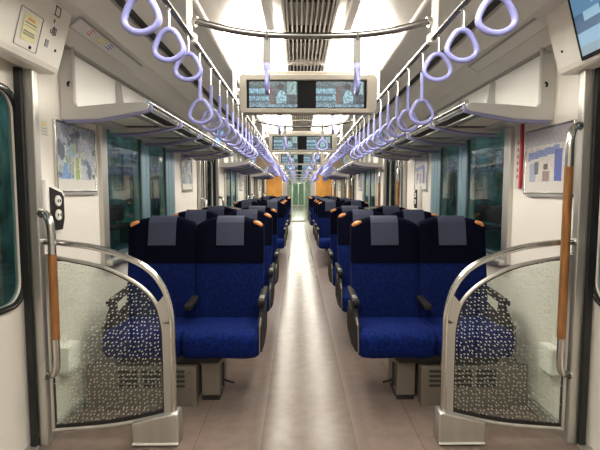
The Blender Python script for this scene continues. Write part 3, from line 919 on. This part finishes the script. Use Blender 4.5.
poster(-1, 2.32, 2.78, 1.222, 1.60, poster_l, 'framed poster in muted blue and green on the left wall above the door buttons')
poster(1, 2.20, 2.67, 1.212, 1.58, poster_r, 'framed poster with blue figures on the right wall beside the wooden grab rail')
poster(-1, 4.83, 5.29, 1.235, 1.60, poster_l, 'small distant framed poster on the left wall beyond the windows')
poster(1, 4.68, 5.18, 1.235, 1.63, poster_r, 'small distant framed poster on the right wall beyond the windows')
for k in (1, 2):
    poster(-1, 4.83+DOOR*k, 5.29+DOOR*k, 1.235, 1.60, poster_l, 'tiny framed poster far down the left wall, after the %s door' % ORD[k])
    poster(1, 4.68+DOOR*k, 5.18+DOOR*k, 1.235, 1.63, poster_r, 'tiny framed poster far down the right wall, after the %s door' % ORD[k])

# door buttons panel
def circle(cx, cy, r, n=20): return [(cx+r*math.cos(2*PI*i/n), cy+r*math.sin(2*PI*i/n)) for i in range(n)]
def buttons(s, yc, lab):
    r = thing('door_button_panel', lab, 'button panel', (s*1.29, yc, 1.06))
    mx = frame((s*1.275, yc, 0), left_right(s), (0, 0, 1))
    e = 1 if s < 0 else -1
    P = [(-.085, 1.02), (.055, 1.02), (.085, 1.085), (.085, 1.215), (.06, 1.238), (0, 1.255), (-.085, 1.285)]
    b = MB(); b.plate([[(e*x, z) for x, z in P]], .045, mx, bev=.006); b.build('housing', 'white', r, world=True)
    mx2 = frame((s*1.250, yc, 0), left_right(s), (0, 0, 1))
    P = [(-.062, 1.04), (.04, 1.04), (.062, 1.095), (.062, 1.205), (.04, 1.225), (-.062, 1.252)]
    b = MB(); b.plate([[(e*x, z) for x, z in P]], .006, mx2); b.build('face_plate', 'plasticd', r, world=True)
    mx3 = frame((s*1.245, yc, 0), left_right(s), (0, 0, 1))
    for z, out in ((1.185, 1), (1.115, -1)):
        b = MB(); b.plate([circle(0, z, .027)], .010, mx3, bev=.002); bt = b.build('button', 'white', r, world=True)
        b = MB()
        for d in (-1, 1):
            x0 = d*.005; x1 = d*.017
            if out < 0: x0, x1 = x1, x0
            b.plate([[(x0, z-.010), (x0, z+.010), (x1, z)]], .002, frame((s*1.2385, yc, 0), left_right(s), (0, 0, 1)))
        o = b.build('arrow_mark', 'ink', bt); o.data.transform(Matrix.Translation(-Vector(r.location)))
buttons(-1, 2.245, 'white housing with two round door buttons on the left wall beside the grab rail')
buttons(1, 4.98, 'pale curved panel on the right wall below the distant poster')
# warning sticker
mx = frame((-1.2988, 2.245, 1.545), left_right(-1), (0, 0, 1))
picture('warning_sticker', .055, .075, 11, 15, lambda u, v: (.80, .65, .15) if v > .62 and abs(u-.45) < (1-v)*.9 else ((.45, .43, .40) if (int(v*15) % 3 == 0 and v < .55) else (.72, .70, .66)), mx @ Matrix.Translation((0, 0, .001)), 'pic')
tag(COL.objects[-1], 'small pale sticker with a yellow triangle high on the left wall by the door', 'sticker')
# red and white vertical sign on the right wall
r = thing('emergency_sign', 'tall narrow red and white sign on the right wall between poster and window', 'sign', (1.296, 2.73, 1.24))
mx = frame((1.29, 2.745, 1.45), left_right(1), (0, 0, 1))
b = MB(); b.plate([rect(.016, -.20, .034, .205)], .016, mx); b.build('red_board', 'red', r, world=True)
b = MB(); b.plate([rect(-.034, -.20, .015, .20)], .012, mx); b.build('white_board', 'rackg', r, world=True)
b = MB()
for i, z in enumerate((-.13, -.09, -.05, -.01, .03, .07)):
    b.plate([[(-.014, z), (-.003, z+.016), (.006, z), (-.003, z-.014)]], .014, mx)
b.build('red_mark', 'red', r, world=True)
# white outlet boxes low on the wall
for s, y in ((-1, 2.345), (1, 2.30)):
    r = thing('outlet_box', 'small white box low on the %s wall behind the dotted glass' % SIDE[s], 'outlet box', (s*1.29, y, .27))
    b = MB(); b.box(s*1.243, s*1.30, y-.062, y+.062, .285, .425, .008); b.build('box_body', 'white', r, world=True)
    b = MB(); b.box(s*1.25, s*1.30, y-.055, y+.055, .272, .288, .003); b.build('lower_lip', 'rackg', r, world=True)
# blue priority sticker on the end wall panel
b = MB(); b.plate([rect(.93, 1.62, 1.14, 1.78, .02)], .004, frame((0, YE-.034, 0), (1, 0, 0), (0, 0, 1)))
tag(b.build('priority_sticker', 'bluesign'), 'tiny blue sticker on the far right orange panel', 'sticker')

for s in (-1, 1):
    r = thing('vertical_pole', 'thin pale vertical pole near the far gangway, %s of the aisle' % SIDE[s], 'pole', (s*.44, 16.9, 0))
    b = MB(); b.tube([(s*.40, 16.9, .003), (s*.40, 16.9, 2.02)], .016, 12); b.build('pole', 'steel', r, smooth=True, world=True)
    b = MB(); b.cyl((s*.40, 16.9, .002), (s*.40, 16.9, .02), .035); b.build('foot', 'steel', r, smooth=True, world=True)
# ------------------------------------------------------------------ gangway and the next car
r = thing('gangway_door', 'clear glass gangway door with thin pale frame at the far end of the car', 'door', (0, YE+.03, 0))
b = MB()
b.plate([rect(-.64, .0, .64, 1.97), rect(-.46, .05, .46, 1.93)], .03, frame((0, YE+.03, 0), (1, 0, 0), (0, 0, 1)))
b.build('door_frame', 'alu', r, world=True)
b = MB(); b.box(-.46, .46, YE+.025, YE+.033, .05, 1.93); b.build('pane', 'clear', r, world=True)
Y2 = YE+1.0; Y3 = 36.0
b = MB(); b.box(-1.42, 1.42, YE+.06, Y3, -.06, 0); o = struct(b.build('floor', 'aisle'))
b = MB(); b.box(-1.42, -1.30, YE+.06, Y3, 0, 2.1); struct(b.build('wall_left', 'wall'))
b = MB(); b.box(1.30, 1.42, YE+.06, Y3, 0, 2.1); struct(b.build('wall_right', 'wall'))
b = MB(); b.box(-1.42, 1.42, YE+.06, Y3, 2.045, 2.2); struct(b.build('ceiling', 'ceil'))
b = MB(); b.box(-1.42, 1.42, Y3, Y3+.06, -.05, 2.2); struct(b.build('wall_front', 'greenend'))
r = thing('gangway_door', 'tiny pale framed door at the far end of the next car', 'door', (0, Y3-.03, 0))
b = MB(); b.plate([rect(-.55, 0, .55, 1.97), rect(-.42, .08, -.03, 1.88), rect(.03, .08, .42, 1.88)], .04, frame((0, Y3-.03, 0), (1, 0, 0), (0, 0, 1))); b.build('door_frame', 'alu', r, world=True)
for x in (-.225, .225): b = MB(); b.box(x-.2, x+.2, Y3-.035, Y3-.025, .08, 1.88); b.build('pane', 'clear', r, world=True)
for i in range(5):
    yy = YE+1.6+3.4*i
    b = MB(); b.box(-.40, .40, yy, yy+1.6, 2.02, 2.044, .008)
    tag(b.build('ceiling_light', 'lamp'), 'tiny bright ceiling light in the next car, %s beyond the gangway' % ORD[i], 'light', 'ceiling lights in the next car')
for k in range(3):
    dup(mon, PITCH*(7+k)+1.0, 'tiny twin screen box seen through the gangway, %s of the next car' % ORD[k], group='screen boxes in the next car')
for s in (-1, 1):
    for k in range(2):
        r = thing('bench_seat', 'tiny long blue bench in the next car, %s side, %s beyond the gangway' % (SIDE[s], ORD[k]), 'bench', (s*1.0, Y2+2+6*k, 0), 'benches in the next car')
        y0 = Y2+1.5+7*k
        b = MB(); b.box(s*.80, s*1.28, y0, y0+4.5, .28, .44, .03); b.build('seat', 'blue', r, world=True)
        b = MB(); b.box(s*1.15, s*1.29, y0, y0+4.5, .44, .95, .04); b.build('backrest', 'blueshade', r, world=True)
        b = MB(); b.box(s*.95, s*1.28, y0+.05, y0+4.45, 0, .28); b.build('base', 'pedestal', r, world=True)

# ------------------------------------------------------------------ the platforms outside the windows
for s in (-1, 1):
    b = MB(); b.box(s*1.50, s*5.2, -4, 24, -.5, -.02); struct(b.build('platform_floor', 'plat'))
    b = MB(); b.box(s*5.2, s*5.3, -4, 24, -.5, 3.6); struct(b.build('wall_'+SIDE[s], 'platwall'))
    b = MB(); b.box(s*1.50, s*5.3, -4, 24, 3.2, 3.3); struct(b.build('ceiling', 'plat'))
    b = MB(); b.box(s*1.50, s*5.3, 24, 24.1, -.5, 3.6); struct(b.build('wall_front', 'platwall'))
    def bb(seed):
        def fn(u, v):
            R = random.Random(seed*1000+int(u*16)*17+int(v*7)*5)
            c = ((.20, .36, .40), (.32, .12, .16), (.40, .42, .40), (.10, .22, .26), (.30, .30, .12))[R.randrange(5)]
            return c
        return fn
    for i in range(5):
        y = 2.5+4.0*i
        mx = frame((s*5.14, y, 1.75), left_right(s), (0, 0, 1))
        r = thing('platform_billboard', 'dim coloured billboard on the platform seen through the %s windows, %s along' % (SIDE[s], ORD[i]), 'billboard', (s*5.15, y, 1.2), 'billboards on the platforms')
        b = MB(); b.plate([rect(-1.3, -.5, 1.3, .5)], .06, mx); b.build('board', 'grey', r, world=True)
        picture('print', 2.5, .9, 32, 14, bb(i+7*(s+2)), mx @ Matrix.Translation((0, 0, .034)), 'pic', r)
    for i in range(6):
        y = 1.2+3.2*i
        r = thing('platform_tube_light', 'thin fluorescent tube over the platform outside the %s windows, %s along' % (SIDE[s], ORD[i]), 'light', (s*3.3, y, 2.62), 'tube lights over the platforms')
        b = MB(); b.tube([(s*3.3, y, 2.62), (s*3.3, y+1.2, 2.62)], .018, 10); b.build('tube', 'tube', r, world=True)
        b = MB(); b.box(s*3.27, s*3.33, y-.02, y+1.22, 2.637, 2.67); b.build('housing', 'white', r, world=True)
        for yy in (y+.2, y+1.0): b = MB(); b.cyl((s*3.3, yy, 2.66), (s*3.3, yy, 3.2), .01, 8); b.build('hanger_rod', 'grey', r, world=True)
    for i in range(3):
        y = 4.4+5.2*i
        r = thing('platform_bench', 'brown platform bench outside the %s windows, %s along' % (SIDE[s], ORD[i]), 'bench', (s*4.2, y, -.02), 'benches on the platforms')
        b = MB(); b.box(s*4.0, s*4.4, y, y+1.6, .38, .44, .01); b.build('seat', 'brown', r, world=True)
        b = MB(); b.box(s*4.38, s*4.44, y, y+1.6, .5, .9, .01); b.build('backrest', 'brown', r, world=True)
        for yy in (y+.15, y+1.4):
            b = MB(); b.box(s*4.05, s*4.42, yy, yy+.06, -.02, .38); b.box(s*4.38, s*4.43, yy, yy+.06, .38, .6); b.build('leg', 'grey', r, world=True)
